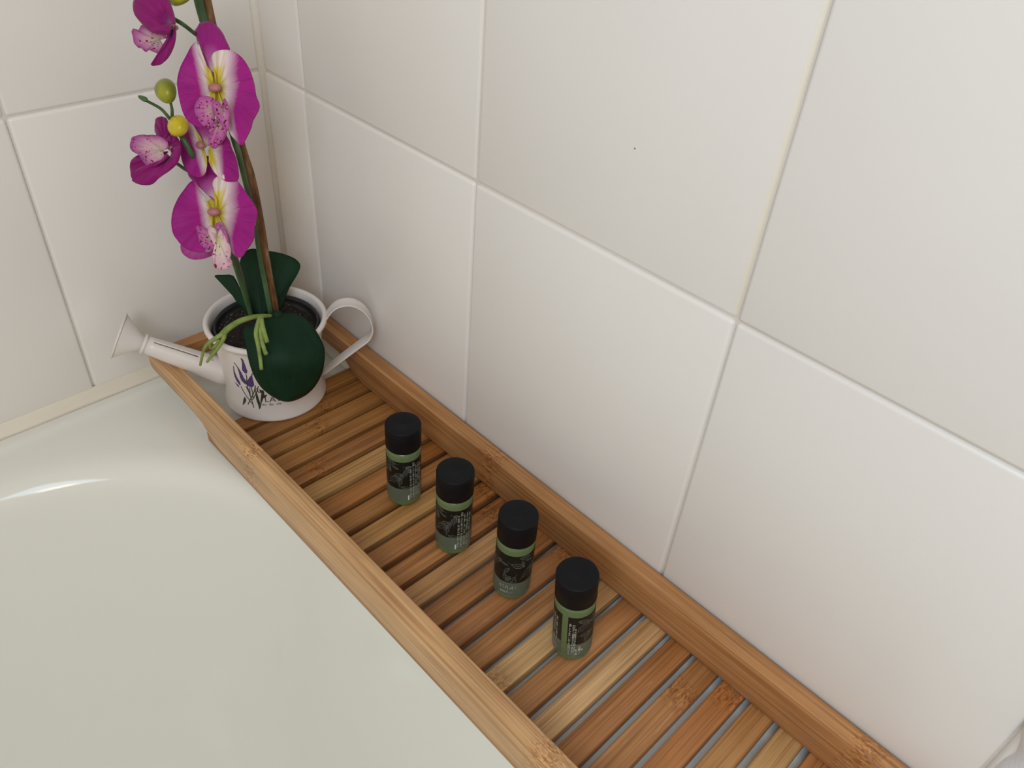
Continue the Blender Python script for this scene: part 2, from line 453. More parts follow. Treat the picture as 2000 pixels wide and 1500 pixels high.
# printed lavender sprig and lettering, thin print shells wrapped on the can's wall
LAV = plain('print_lavender', (0.085, 0.055, 0.17), 0.5, 0.3, 0.5, 900)
INK = plain('print_dark_green', (0.045, 0.05, 0.03), 0.5, 0.3, 0.3, 300)
TXT = plain('print_brown_ink', (0.07, 0.05, 0.04), 0.5, 0.3)
def can_r(z):
    pts = [(z_, r_) for r_, z_ in prof_body]
    for (za, ra), (zb, rb) in zip(pts, pts[1:]):
        if za <= z <= zb: return ra+(rb-ra)*(z-za)/(zb-za)
    return 0.21
prof_body = prof[3:12]
ANG_C = math.atan2(CP.y-CC[1], CP.x-CC[0])
def ray(px, py): return CF + CR*((px-1000)/FPX) - CU*((py-750)/FPX)
def px_on_can(px, py):
    d = ray(px, py); t = 2.4
    for _ in range(4000):
        p = CP + d*t
        if math.hypot(p.x-CC[0], p.y-CC[1]) < can_r(p.z): break
        t += 0.0006
    a = math.atan2(p.y-CC[1], p.x-CC[0])
    return a, p.z
def canpt(a, z, e=0.0012):
    r = can_r(z)+e
    return (CC[0]+r*math.cos(a), CC[1]+r*math.sin(a), z)
def ribbon_on_can(pts, wid):
    """pts px of the print; converted once to (angle, height) on the can wall"""
    A = [Vector((*px_on_can(*p), 0)) for p in pts]
    A = cat_rom(A, max(6, 4*len(A)))
    V, F = [], []; n = len(A)
    for i, a in enumerate(A):
        t = A[min(i+1, n-1)]-A[max(i-1, 0)]; t = Vector((t.x*0.21, t.y)).normalized()
        s = i/(n-1); w_ = wid(s) if callable(wid) else wid
        V.append(canpt(a.x - t.y*w_/0.21, a.y + t.x*w_)); V.append(canpt(a.x + t.y*w_/0.21, a.y - t.x*w_))
    for i in range(n-1): F.append((2*i, 2*i+1, 2*i+3, 2*i+2))
    return V, F
def merge(parts):
    V, F = [], []
    for v, f in parts:
        o = len(V); V += list(v); F += [tuple(i+o for i in q) for q in f]
    return V, F
kx, ky = 170/1342, 190/1500
q = lambda L: [(430+x*kx, 640+y*ky) for x, y in L]
buds_ = [[(322, 385), (340, 480), (360, 560), (375, 640), (395, 700)], [(215, 535), (270, 610), (310, 690), (350, 790), (410, 870)],
         [(207, 590), (215, 660), (245, 760), (310, 880)], [(215, 825), (250, 860), (292, 910)], [(500, 700), (480, 760), (470, 830), (460, 910)]]
wd = [0.0105, 0.011, 0.008, 0.005, 0.016]
mobj('lavender_print', *merge([ribbon_on_can(q(b_), (lambda s, k=k: k*(0.12+0.88*min(1, max(0, s*1.7-0.35)))*(1-0.5*max(0, s-0.85)/0.15))) for b_, k in zip(buds_, wd)]), LAV, can)
stem_ = [[(320, 385), (335, 450), (350, 540)], [(215, 535), (265, 600), (300, 660)], [(207, 590), (212, 640)], [(395, 710), (410, 760), (420, 900), (480, 1080)], [(320, 900), (380, 1010), (450, 1110), (505, 1180)],
         [(455, 920), (470, 1050), (520, 1230)], [(400, 900), (450, 1000), (480, 1090)], [(545, 890), (520, 1000), (470, 1100), (430, 1180)], [(480, 920), (500, 1000), (510, 1100)], [(540, 900), (550, 1000), (590, 1110), (615, 1240)],
         [(590, 900), (560, 1000), (500, 1110)], [(560, 930), (600, 1000), (640, 960)]]
leaf_ = [[(385, 1070), (380, 1120), (352, 1190)], [(560, 1000), (575, 1090), (610, 1200), (605, 1255)], [(660, 960), (655, 1040), (625, 1180)], [(610, 950), (640, 990), (660, 1000)], [(640, 1080), (680, 1060), (720, 1030)]]
mobj('stem_print', *merge([ribbon_on_can(q(s_), 0.0018) for s_ in stem_] + [ribbon_on_can(q(s_), (lambda s: 0.0055*math.sin(math.pi*min(1, 0.05+s*0.95))+0.0008)) for s_ in leaf_]), INK, can)
def text_mesh(s, size):
    """flat glyph triangles of a string, left aligned, in units of the text size"""
    cu = bpy.data.curves.new('lettering', 'FONT'); cu.body = s; cu.size = size; cu.resolution_u = 2
    ob = bpy.data.objects.new('lettering', cu); COL.objects.link(ob)
    dg = bpy.context.evaluated_depsgraph_get(); dg.update()
    me = bpy.data.meshes.new_from_object(ob.evaluated_get(dg))
    v = [tuple(x.co) for x in me.vertices]; f = [tuple(p.vertices) for p in me.polygons]
    bpy.data.objects.remove(ob); bpy.data.curves.remove(cu); bpy.data.meshes.remove(me)
    return v, f
def text_on_can(s, px, py, size):
    a, z = px_on_can(px, py)
    v, f = text_mesh(s, size)
    return [canpt(a + x/0.205, z + y) for x, y, _ in v], f
mobj('lettering', *merge([text_on_can('LAVANDE', 517, 785, 0.040), text_on_can('eau  de  vie', 508, 791, 0.019)]), TXT, can)

# ------------------------------------------------------------------ orchid
def depth(px, py, s=0.0):
    """distance along the view of the upright plane through the pot's axis, s nearer to the camera"""
    dh = Vector((CP.x-CC[0], CP.y-CC[1], 0)).normalized()
    d = ray(px, py); c = Vector((CC[0], CC[1], 0)) + dh*s
    return (c-CP).dot(dh)/d.dot(dh)
def at(px, py, D): return CP + ray(px, py)*D
def ats(px, py, s=0.0): return at(px, py, depth(px, py, s))

orchid = thing('artificial_orchid', (CC[0], CC[1], -0.12), 'magenta artificial moth orchid planted in the white watering can', 'orchid')
BLACKP = plain('black_plastic_pot', (0.012, 0.012, 0.012), 0.35)
SOILM, nt, b = mat('dark_potting_soil')
vv = coord(nt)
r_ = ramp(nt, [(0.35, (0.006, 0.004, 0.003)), (0.6, (0.022, 0.013, 0.008)), (0.74, (0.09, 0.055, 0.03))], tex(nt, vv, 420, 4, 0.7))
nt.links.new(r_.outputs[0], b.inputs['Base Color']); b.inputs['Roughness'].default_value = 0.8
bump(nt, b, tex(nt, vv, 300, 4), 1.0, 0.003)
v, f = lathe([(0.15, -0.125), (0.19, -0.10), (0.200, 0.14), (0.204, 0.185), (0.210, 0.193), (0.2115, 0.200), (0.207, 0.206), (0.201, 0.201), (0.197, 0.19), (0.194, 0.150), (0.02, 0.145)], (*CC, 0), 64)
mobj('nursery_pot', v, f, BLACKP, orchid)
V, F = [], []
nr, na = 22, 72
for i in range(nr+1):
    for k in range(na):
        r = 0.195*i/nr; a = 2*math.pi*k/na
        x, y = r*math.cos(a), r*math.sin(a)
        z = 0.160+0.016*(mnoise.noise(Vector((x*38, y*38, 3)))) + 0.008*mnoise.noise(Vector((x*110, y*110, 9))) + 0.012*(1-i/nr)
        V.append((CC[0]+x, CC[1]+y, z))
for i in range(nr):
    for k in range(na): F.append((i*na+k, i*na+(k+1) % na, (i+1)*na+(k+1) % na, (i+1)*na+k))
soil = mobj('soil', V, F, SOILM, orchid)
PEB = plain('pale_soil_grit', (0.22, 0.20, 0.17), 0.8)
pv = []
for i in range(130):
    a = rnd.uniform(0, 6.283); r = 0.190*math.sqrt(rnd.uniform(0.55, 1)); s = rnd.uniform(0.0014, 0.0032)
    c = Vector((CC[0]+r*math.cos(a), CC[1]+r*math.sin(a), 0.172+rnd.uniform(0, 0.012)))
    o_ = [Vector(d)*s for d in ((1, 0, 0), (-1, 0, 0), (0, 1, 0), (0, -1, 0), (0, 0, 1), (0, 0, -1))]
    pv.append(([c+d for d in o_], [(0, 2, 4), (2, 1, 4), (1, 3, 4), (3, 0, 4), (2, 0, 5), (1, 2, 5), (3, 1, 5), (0, 3, 5)]))
tag(mobj('soil_grit', *merge(pv), PEB, soil, sm=False), kind='stuff')

# --- petal materials: u across the vein fan, v from throat to rim, plus the print's own pattern
def petal_mat(name, throat, mid, rim, veins=0.35, speck=None, p=(0.16, 0.34, 0.60)):
    m, nt, b = mat(name)
    tc = nt.nodes.new('ShaderNodeTexCoord'); sp = nt.nodes.new('ShaderNodeSeparateXYZ')
    nt.links.new(tc.outputs['UV'], sp.inputs[0])
    mp = nt.nodes.new('ShaderNodeMapping'); mp.inputs['Scale'].default_value = (70, 1.6, 1)
    nt.links.new(tc.outputs['UV'], mp.inputs[0])
    vn = tex(nt, mp.outputs[0], 1.0, 3, 0.6, 0.3)
    t = mth(nt, 'ADD', sp.outputs[1], mth(nt, 'MULTIPLY', mth(nt, 'SUBTRACT', vn, 0.5), 0.24))
    r = ramp(nt, [(0.0, throat), (p[0], throat), (p[1], mid), (p[2], rim), (1.0, tuple(c*0.85 for c in rim))], t)
    vr = ramp(nt, [(0.35, (0.62, 0.50, 0.60)), (0.55, (1.05, 1.05, 1.05))], vn)
    c = mix(nt, r.outputs[0], mix(nt, r.outputs[0], vr.outputs[0], 1.0, 'MULTIPLY'), veins)
    if speck:
        ob = coord(nt, 'Object')
        n1 = tex(nt, ob, speck[0], 2, 0.5); n2 = tex(nt, ob, 55, 2)
        a = ramp(nt, [(speck[1], (0, 0, 0)), (speck[1]+0.025, (1, 1, 1))], mth(nt, 'ADD', n1, mth(nt, 'MULTIPLY', mth(nt, 'SUBTRACT', n2, 0.5), 0.35)))
        c = mix(nt, c, (0.20, 0.005, 0.03), a.outputs[0])
    nt.links.new(c, b.inputs['Base Color'])
    b.inputs['Roughness'].default_value = 0.6; b.inputs['Specular IOR Level'].default_value = 0.25
    b.inputs['Sheen Weight'].default_value = 0.15
    b.inputs['Subsurface Weight'].default_value = 0.0
    # thin fabric: some light comes through
    tr = nt.nodes.new('ShaderNodeBsdfTranslucent'); nt.links.new(c, tr.inputs[0])
    ms = nt.nodes.new('ShaderNodeMixShader'); ms.inputs[0].default_value = 0.22
    out = nt.nodes['Material Output']
    nt.links.new(b.outputs[0], ms.inputs[1]); nt.links.new(tr.outputs[0], ms.inputs[2]); nt.links.new(ms.outputs[0], out.inputs[0])
    return m
MAG = (0.45, 0.013, 0.28); DMAG = (0.33, 0.006, 0.18); PINK = (0.60, 0.17, 0.46); CREAM = (0.86, 0.80, 0.68); YEL = (0.78, 0.66, 0.06); WHT = (0.88, 0.78, 0.78)
P_BIG = petal_mat('petal_magenta_white_throat', YEL, WHT, MAG, 0.5, None, (0.16, 0.29, 0.56))
P_DOR = petal_mat('petal_magenta_upper', CREAM, PINK, MAG, 0.55, None, (0.10, 0.34, 0.62))
P_DARK = petal_mat('petal_deep_magenta', (0.55, 0.25, 0.40), (0.40, 0.05, 0.27), DMAG, 0.5, None, (0.05, 0.15, 0.3))
P_BACK = petal_mat('petal_pale_edge', WHT, PINK, (0.50, 0.06, 0.34), 0.5, None, (0.2, 0.6, 0.9))
P_LIP = petal_mat('lip_pink_speckled', (0.78, 0.52, 0.55), (0.62, 0.20, 0.44), (0.52, 0.11, 0.38), 0.3, (520, 0.60), (0.2, 0.5, 0.9))
P_TON = petal_mat('lip_white_speckled', (0.80, 0.70, 0.45), (0.80, 0.68, 0.62), (0.74, 0.42, 0.52), 0.2, (480, 0.62), (0.2, 0.5, 0.95))
P_LIP2 = petal_mat('lip_cream_to_pink', (0.78, 0.66, 0.58), (0.72, 0.42, 0.52), (0.45, 0.09, 0.33), 0.4, (560, 0.63), (0.2, 0.55, 0.95))
COLM = plain('column_dusty_rose', (0.42, 0.17, 0.16), 0.5)
def petal(name, base, outline, D, mt, parent, zb=0.0, ze=0.0, bulge=0.0, curl=0.0, nu=44, nv=16, label=None, vf=None):
    """one petal: fan from its throat point to its rim; depths in tile units, + is nearer"""
    R = cat_rom([Vector((x, y, 0)) for x, y in outline], nu)
    V, UV, F = [], [], []
    for j in range(nv+1):
        t = j/nv
        for i, q_ in enumerate(R):
            s = i/(nu-1)
            e = ze(s) if callable(ze) else ze
            x = base[0]+(q_.x-base[0])*t; y = base[1]+(q_.y-base[1])*t
            z = zb+(e-zb)*t + bulge*math.sin(math.pi*t) + curl*t**4 + 0.006*t*math.sin(s*31+base[0])
            V.append(at(x, y, D-z)); UV.append((s, vf(x, y) if vf else t))
    for j in range(nv):
        for i in range(nu-1):
            a = j*nu+i; F.append((a, a+1, a+nu+1, a+nu))
    o = mobj(name, V, F, mt, parent, uv=UV)
    if label: o['label'] = label
    return solidify(o, 0.0035)
def blob(c, D, rx, ry, rz, ang, seg=20, rng=12, egg=0.0):
    """ellipsoid given by its outline in the view (px radii) and a depth radius"""
    V, F = [], []
    for j in range(rng+1):
        th = math.pi*j/rng
        for i in range(seg):
            a = 2*math.pi*i/seg
            ly = -math.cos(th); lr = math.sin(th)*(1+egg*ly)
            X, Y = rx*lr*math.cos(a), ry*ly
            px = c[0]+X*math.cos(ang)-Y*math.sin(ang); py = c[1]+X*math.sin(ang)+Y*math.cos(ang)
            V.append(at(px, py, D-rz*lr*math.sin(a)))
    for j in range(rng):
        for i in range(seg): F.append((j*seg+i, j*seg+(i+1) % seg, (j+1)*seg+(i+1) % seg, (j+1)*seg+i))
    return V, F
def flower_core(c, D, rx, ry, label):
    """the column at the flower's centre with the short neck behind it; carries the petals"""
    v1 = blob(c, D-0.035, rx, ry, 0.022, 0.1)
    k = [at(c[0], c[1], D-0.03), at(c[0]+1, c[1]+1, D+0.02), at(c[0]+8, c[1]+2, D+0.09)]
    v2 = tube(k, [0.012, 0.010, 0.008], 8)
    o = mobj('flower', *merge([v1, v2]), COLM, orchid); o['label'] = label
    return o

def midline(x0, y0, slope, wl_, wr_, yc):
    """petal print: yellow round the column, white band along the mid-line, magenta beyond"""
    def f(x, y):
        d = x-(x0+(y-y0)*slope)
        k = min(1, max(0, (y-yc)/55))
        m = -d/wl_ if d < 0 else d/(wr_+(wr_*0.55-wr_)*k)
        if d > 0: m -= 0.10*min(1, max(0, (yc-22-y)/35))
        pale = 0.27*min(1, max(0, (abs(y-yc)-14)/26))
        return max(m, pale)
    return f
# upper large bloom
D1 = depth(419, 172, 0.12)
vf1 = midline(411, 130, 0.20, 56, 92, 165)
fl = flower_core((419, 171), D1, 13, 9.5, 'large upper magenta bloom facing out')
petal('sepal', (418, 150), [(416, 138), (400, 120), (389, 98), (385, 76), (381, 62), (386, 53), (391, 45), (408, 42), (422, 50), (434, 64), (442, 80), (449, 99), (440, 112), (424, 124), (419, 140)], D1, P_DOR, fl, -0.01, -0.03, 0.02)
petal('petal', (418, 170), [(414, 142), (400, 124), (389, 106), (386, 81), (374, 90), (364, 108), (352, 132), (346, 158), (348, 182), (354, 210), (362, 230), (374, 242), (388, 248), (403, 249), (414, 242), (420, 222), (420, 195)], D1, P_BIG, fl, 0, lambda s: 0.025+0.035*math.sin(s*3.1), 0.012, vf=vf1)
petal('petal', (424, 172), [(420, 140), (414, 116), (417, 104), (430, 98), (450, 98), (468, 108), (480, 122), (490, 142), (497, 166), (500, 186), (507, 204), (504, 218), (494, 236), (490, 252), (480, 272), (472, 284), (462, 275), (450, 262), (444, 240), (434, 205)], D1, P_BIG, fl, 0, lambda s: 0.045+0.03*math.sin(s*3.1), 0.012, vf=vf1)
petal('throat', (420, 172), [(414, 136), (402, 150), (400, 172), (406, 196), (418, 222), (434, 246), (446, 240), (444, 210), (438, 180), (432, 152), (422, 136), (414, 136)], D1+0.004, P_BIG, fl, 0, 0.0, 0.0, vf=vf1)
petal('lip_lobe', (414, 215), [(416, 205), (420, 194), (404, 188), (390, 191), (382, 204), (380, 214), (383, 226), (389, 237), (400, 248), (412, 249), (418, 232), (416, 224)], D1-0.06, P_LIP, fl, 0.0, 0.02, 0.01)
petal('lip_lobe', (436, 216), [(430, 204), (424, 197), (414, 204), (416, 214), (422, 226), (432, 241), (444, 256), (448, 238), (448, 220), (444, 200), (438, 192), (434, 204)], D1-0.065, P_LIP, fl, 0.0, 0.02, 0.01)
petal('lip', (428, 238), [(422, 232), (414, 244), (408, 258), (407, 274), (412, 287), (422, 289), (436, 270), (443, 256), (436, 238), (428, 228)], D1-0.055, P_LIP, fl, 0.0, 0.03, 0.01)

# lower large bloom
D2 = depth(418, 413, 0.14)
vf2 = midline(412, 370, 0.16, 56, 92, 408)
fl = flower_core((417, 414), D2, 12.5, 8.5, 'large lower magenta bloom with yellow throat')
petal('sepal', (422, 396), [(412, 384), (398, 372), (381, 356), (370, 345), (367, 332), (376, 320), (386, 312), (396, 307), (406, 305), (420, 310), (434, 318), (446, 328), (458, 342), (448, 352), (434, 358), (424, 370), (427, 388)], D2, P_DOR, fl, -0.01, -0.025, 0.02)
petal('sepal', (402, 470), [(380, 465), (362, 470), (353, 479), (356, 494), (370, 505), (386, 507), (402, 504), (415, 498), (420, 484), (412, 470)], D2+0.02, P_BACK, fl, 0, 0, 0.0, label='pale lower sepal')
petal('petal', (416, 415), [(400, 390), (390, 372), (380, 354), (371, 356), (360, 370), (348, 387), (338, 410), (334.5, 434), (338, 456), (347, 470), (356, 480), (372, 490), (392, 493), (412, 490), (414, 470), (410, 445)], D2, P_BIG, fl, 0, lambda s: 0.025+0.035*math.sin(s*3.1), 0.012, vf=vf2)
petal('petal', (424, 418), [(424, 390), (416, 364), (419, 349), (432, 342), (446, 341), (460, 348), (472, 364), (486, 384), (498, 402), (503, 416), (500, 430), (496, 450), (497, 462), (490, 478), (482, 488), (474, 500), (466, 503), (456, 496), (450, 486), (444, 465), (434, 440)], D2, P_BIG, fl, 0, lambda s: 0.045+0.03*math.sin(s*3.1), 0.012, vf=vf2)
petal('throat', (420, 415), [(418, 384), (404, 396), (400, 415), (404, 440), (412, 466), (428, 488), (446, 484), (444, 460), (438, 430), (434, 402), (426, 386), (418, 384)], D2+0.004, P_BIG, fl, 0, 0.0, 0.0, vf=vf2)
petal('lip_lobe', (410, 462), [(408, 450), (396, 443), (384, 442), (385, 452), (388, 465), (392, 478), (402, 486), (416, 488), (422, 478), (416, 464)], D2-0.05, P_LIP, fl, 0.0, 0.02, 0.008)
petal('lip_lobe', (434, 442), [(430, 434), (423, 436), (422, 446), (430, 454), (440, 466), (446, 474), (444, 458), (438, 442), (434, 434)], D2-0.055, P_LIP, fl, 0.0, 0.02, 0.01)
petal('lip', (424, 462), [(420, 446), (410, 440), (406, 452), (414, 470), (418, 486), (415, 500), (417, 514), (420, 523), (430, 527), (442, 527), (450, 520), (454, 513), (447, 510), (451, 498), (450, 482), (440, 462), (430, 446)], D2-0.055, P_TON, fl, 0.0, 0.02, 0.01)

# bloom half hidden between the two
D3 = depth(403, 286, 0.04)
vf3 = midline(402, 285, 0.3, 48, 60, 290)
fl = flower_core((391, 283), D3, 9, 8, 'bloom half hidden between the two large blooms')
petal('sepal', (402, 286), [(388, 280), (372, 260), (366, 240), (380, 228), (400, 225), (420, 233), (430, 255), (418, 280)], D3, P_DOR, fl, 0, -0.02, 0.01)
petal('petal', (398, 290), [(392, 268), (374, 242), (358, 235), (353, 258), (352, 290), (356, 315), (368, 338), (390, 346), (402, 335), (404, 310)], D3, P_BIG, fl, 0, 0.02, 0.01, vf=vf3)
petal('petal', (408, 292), [(412, 268), (434, 258), (447, 272), (453, 290), (461, 308), (466, 335), (464, 352), (440, 354), (420, 338), (408, 315)], D3, P_BIG, fl, 0, 0.02, 0.01, vf=vf3)
petal('lip_lobe', (424, 262), [(412, 260), (408, 275), (416, 288), (428, 284), (440, 270), (442, 258), (430, 250)], D3-0.02, P_LIP2, fl, 0, 0.01, 0.01)

# small bloom turned to the left
D4 = depth(310, 290, 0.05)
fl = flower_core((334, 288), D4+0.02, 6, 5, 'small bloom on the left turned sideways')
petal('sepal', (322, 276), [(306, 264), (303, 256), (303, 240), (306, 231), (316, 228), (324, 231), (328, 240), (332, 256), (335, 266)], D4, P_DARK, fl, 0, -0.01, 0.015)
petal('petal', (328, 296), [(318, 300), (296, 302), (272, 303), (260, 310), (254, 320), (255, 334), (258, 349), (272, 348), (290, 332), (316, 312)], D4+0.02, P_DARK, fl, 0, 0.02, 0.01)
petal('petal', (334, 284), [(322, 282), (326, 272), (335, 265), (344, 267), (351, 276), (353, 288), (346, 298), (334, 298)], D4-0.02, P_DARK, fl, 0, 0.01, 0.012)
petal('petal', (332, 306), [(326, 300), (308, 321), (294, 328), (276, 328), (264, 336), (258, 350), (262, 356), (276, 361), (296, 360), (312, 347), (330, 334), (346, 319), (352, 302), (353, 286), (342, 288)], D4-0.035, P_DARK, fl, 0, 0.03, 0.02)
petal('lip', (318, 294), [(322, 310), (308, 322), (294, 328), (283, 320), (275, 309), (270, 302), (257, 294), (254, 284), (256, 275), (259, 268), (278, 263), (286, 264), (300, 264), (314, 267), (328, 277), (328, 290)], D4-0.01, P_LIP2, fl, 0, 0.03, 0.012)

# bloom cut by the top of the picture
D5 = depth(305, 50, 0.03)
fl = flower_core((336, 52), D5+0.02, 6, 5, 'topmost bloom on the left seen from behind')
petal('petal', (334, 46), [(342, 48), (341, 35), (335, 14), (326, -6), (310, -26), (288, -28), (270, -16), (262, 0), (260, 12), (263, 28), (274, 42), (285, 54), (296, 63), (310, 66), (326, 68), (333, 58)], D5-0.04, P_DARK, fl, 0, 0.03, 0.03)
petal('petal', (338, 58), [(343, 50), (343, 70), (340, 88), (331, 108), (318, 123), (306, 128), (295, 127), (300, 120), (307, 116), (312, 107), (318, 100), (325, 80), (327, 66), (333, 56)], D5-0.02, P_DARK, fl, 0, 0.02, 0.02)
petal('lip', (312, 78), [(320, 90), (314, 104), (302, 102), (290, 97), (284, 101), (276, 94), (269, 92), (262, 84), (260, 72), (257, 62), (262, 56), (270, 60), (277, 49), (288, 56), (304, 62), (320, 66), (326, 74)], D5, P_LIP2, fl, 0, 0.03, 0.01)

# --- buds
BUDM, nt, b = mat('bud_yellow_green')
vv = coord(nt)
r_ = ramp(nt, [(0.34, (0.10, 0.13, 0.01)), (0.56, (0.30, 0.31, 0.012)), (0.75, (0.62, 0.50, 0.015))], tex(nt, vv, 45, 2))
nt.links.new(r_.outputs[0], b.inputs['Base Color']); b.inputs['Roughness'].default_value = 0.32
BUDY, nt, b = mat('bud_yellow')
vv = coord(nt)
r_ = ramp(nt, [(0.30, (0.42, 0.36, 0.015)), (0.5, (0.72, 0.55, 0.015)), (0.75, (0.80, 0.66, 0.02))], tex(nt, vv, 45, 2))
nt.links.new(r_.outputs[0], b.inputs['Base Color']); b.inputs['Roughness'].default_value = 0.32
for c, rx, ry, a, m_, eg, s in (((352, -7), 17, 26, 1.35, BUDM, 0.25, 0.03), ((324, 178), 21, 25.5, -0.42, BUDM, -0.12, 0.06), ((347.5, 246), 21, 21.5, 0, BUDY, 0.0, 0.08)):
    mobj('bud', *blob(c, depth(*c, s), rx, ry, 0.042, a, egg=eg), m_, orchid)

# --- stems
STEMG, nt, b = mat('stem_green')
vv = coord(nt, scale=(90, 90, 25))
r_ = ramp(nt, [(0.3, (0.022, 0.055, 0.018)), (0.55, (0.05, 0.115, 0.035)), (0.75, (0.13, 0.19, 0.09))], tex(nt, vv, 1.0, 3))
nt.links.new(r_.outputs[0], b.inputs['Base Color']); b.inputs['Roughness'].default_value = 0.45
STAKE, nt, b = mat('stake_brown_bark')
vv = coord(nt, scale=(230, 230, 55))
r_ = ramp(nt, [(0.3, (0.03, 0.012, 0.006)), (0.46, (0.14, 0.055, 0.012)), (0.6, (0.20, 0.10, 0.035)), (0.72, (0.28, 0.22, 0.13))], tex(nt, vv, 1.0, 4, 0.65))
nt.links.new(r_.outputs[0], b.inputs['Base Color']); b.inputs['Roughness'].default_value = 0.6
bump(nt, b, tex(nt, coord(nt), 300, 3), 0.4, 0.001)
ROOTM = plain('root_lime_green', (0.20, 0.27, 0.06), 0.5, 0.4, 0.25, 120)
def pxr(p, D): return p/FPX*D
def stem(name, pts, wpx, m_, n=28, s=None, seg=10):
    """pts: (px, py, s) ; wpx width in px (start, end)"""
    P3 = [ats(*p) for p in pts]
    P = cat_rom(P3, n)
    D = sum((p-CP).dot(CF) for p in P3)/len(P3)
    return mobj(name, *tube(P, [pxr((wpx[0]+(wpx[1]-wpx[0])*i/(n-1))/2, D) for i in range(n)], seg), m_, orchid)
base_s = [(530, 622, 0.02)]
stem('stake', [(399, -30, -0.13), (410, 30, -0.13), (445, 180, -0.07), (471, 285, -0.02), (491, 350, 0.0), (507, 430, 0.0), (521, 520, 0.0), (534, 590, 0.0), (541, 640, 0.0)], (16, 19), STAKE, 40)
stem('stem', [(382, -30, -0.11), (390, 10, -0.11), (399, 45, -0.10), (425, 140, -0.06), (455, 262, 0.02), (466, 300, 0.045), (478, 350, 0.04), (490, 400, 0.035)], (19, 10), STEMG, 40)
stem('stem', [(499, 440, 0.03), (502, 470, 0.035), (509, 510, 0.035), (519, 560, 0.03), (529, 615, 0.02)], (7, 11), STEMG)
stem('stem', [(447, 480, 0.07), (455, 505, 0.07), (465, 535, 0.06), (478, 575, 0.05), (492, 622, 0.03)], (9, 10), STEMG)
stem('twig', [(458, 500, 0.04), (468, 530, 0.04), (480, 575, 0.03), (492, 625, 0.02)], (11, 9), plain('twig_grey_brown', (0.10, 0.085, 0.055), 0.7))
stem('stem', [(333, 200, 0.06), (336, 214, 0.06), (337, 232, 0.05), (344, 246, 0.05)], (5, 8), STEMG, 16)
stem('stem', [(272, 190, 0.08), (284, 196, 0.08), (300, 204, 0.075), (316, 214, 0.07), (330, 230, 0.06), (338, 240, 0.05)], (5, 7), STEMG, 20)
mobj('bud', *blob((279, 192), depth(279, 192, 0.08), 5, 11, 0.010, -1.1, egg=0.3), STEMG, orchid)['label'] = 'tiny closed green bud tip'
stem('stem', [(350, 258, 0.055), (362, 278, 0.075), (374, 300, 0.085), (380, 312, 0.05), (400, 330, 0.02), (440, 345, 0.02)], (11, 9), STEMG, 20)
stem('stem', [(338, 314, 0.04), (352, 324, 0.04), (368, 334, 0.03), (400, 345, 0.02)], (6, 7), STEMG, 16)
stem('stem', [(338, 36, 0.01), (358, 48, 0.02), (384, 68, -0.04), (408, 82, -0.08)], (8, 8), STEMG, 16)
stem('stem', [(366, -16, 0.02), (378, -22, -0.05), (388, -20, -0.10)], (6, 8), STEMG, 10)

# --- leaves
LEAFM, nt, b = mat('leaf_dark_green')
tc = nt.nodes.new('ShaderNodeTexCoord')
mp = nt.nodes.new('ShaderNodeMapping'); mp.inputs['Scale'].default_value = (40, 2, 1); nt.links.new(tc.outputs['UV'], mp.inputs[0])
g_ = tex(nt, mp.outputs[0], 1.0, 3); g2 = tex(nt, coord(nt), 22, 3)
r_ = ramp(nt, [(0.3, (0.004, 0.020, 0.010)), (0.7, (0.013, 0.046, 0.020))], mth(nt, 'MULTIPLY_ADD', g_, 0.3, mth(nt, 'MULTIPLY', g2, 0.7)))
nt.links.new(r_.outputs[0], b.inputs['Base Color']); b.inputs['Roughness'].default_value = 0.6; b.inputs['Specular IOR Level'].default_value = 0.14
def leaf(pts, base, sbase, sf, label, nu=56, nv=14, fold=0.0):
    R = cat_rom([Vector((x, y, 0)) for x, y in pts], nu)
    V, UV, F = [], [], []
    for j in range(nv+1):
        t = j/nv
        for i, q_ in enumerate(R):
            x = base[0]+(q_.x-base[0])*t; y = base[1]+(q_.y-base[1])*t
            V.append(ats(x, y, sbase+(sf(q_.x, q_.y)-sbase)*t)); UV.append((i/(nu-1), t))
    for j in range(nv):
        for i in range(nu-1):
            a = j*nu+i; F.append((a, a+1, a+nu+1, a+nu))
    o = mobj('leaf', V, F, LEAFM, orchid, uv=UV); o['label'] = label
    return solidify(o, 0.006)
k4 = lambda L: [(200+x/3.5714, 560+y/3.5714) for x, y in L]
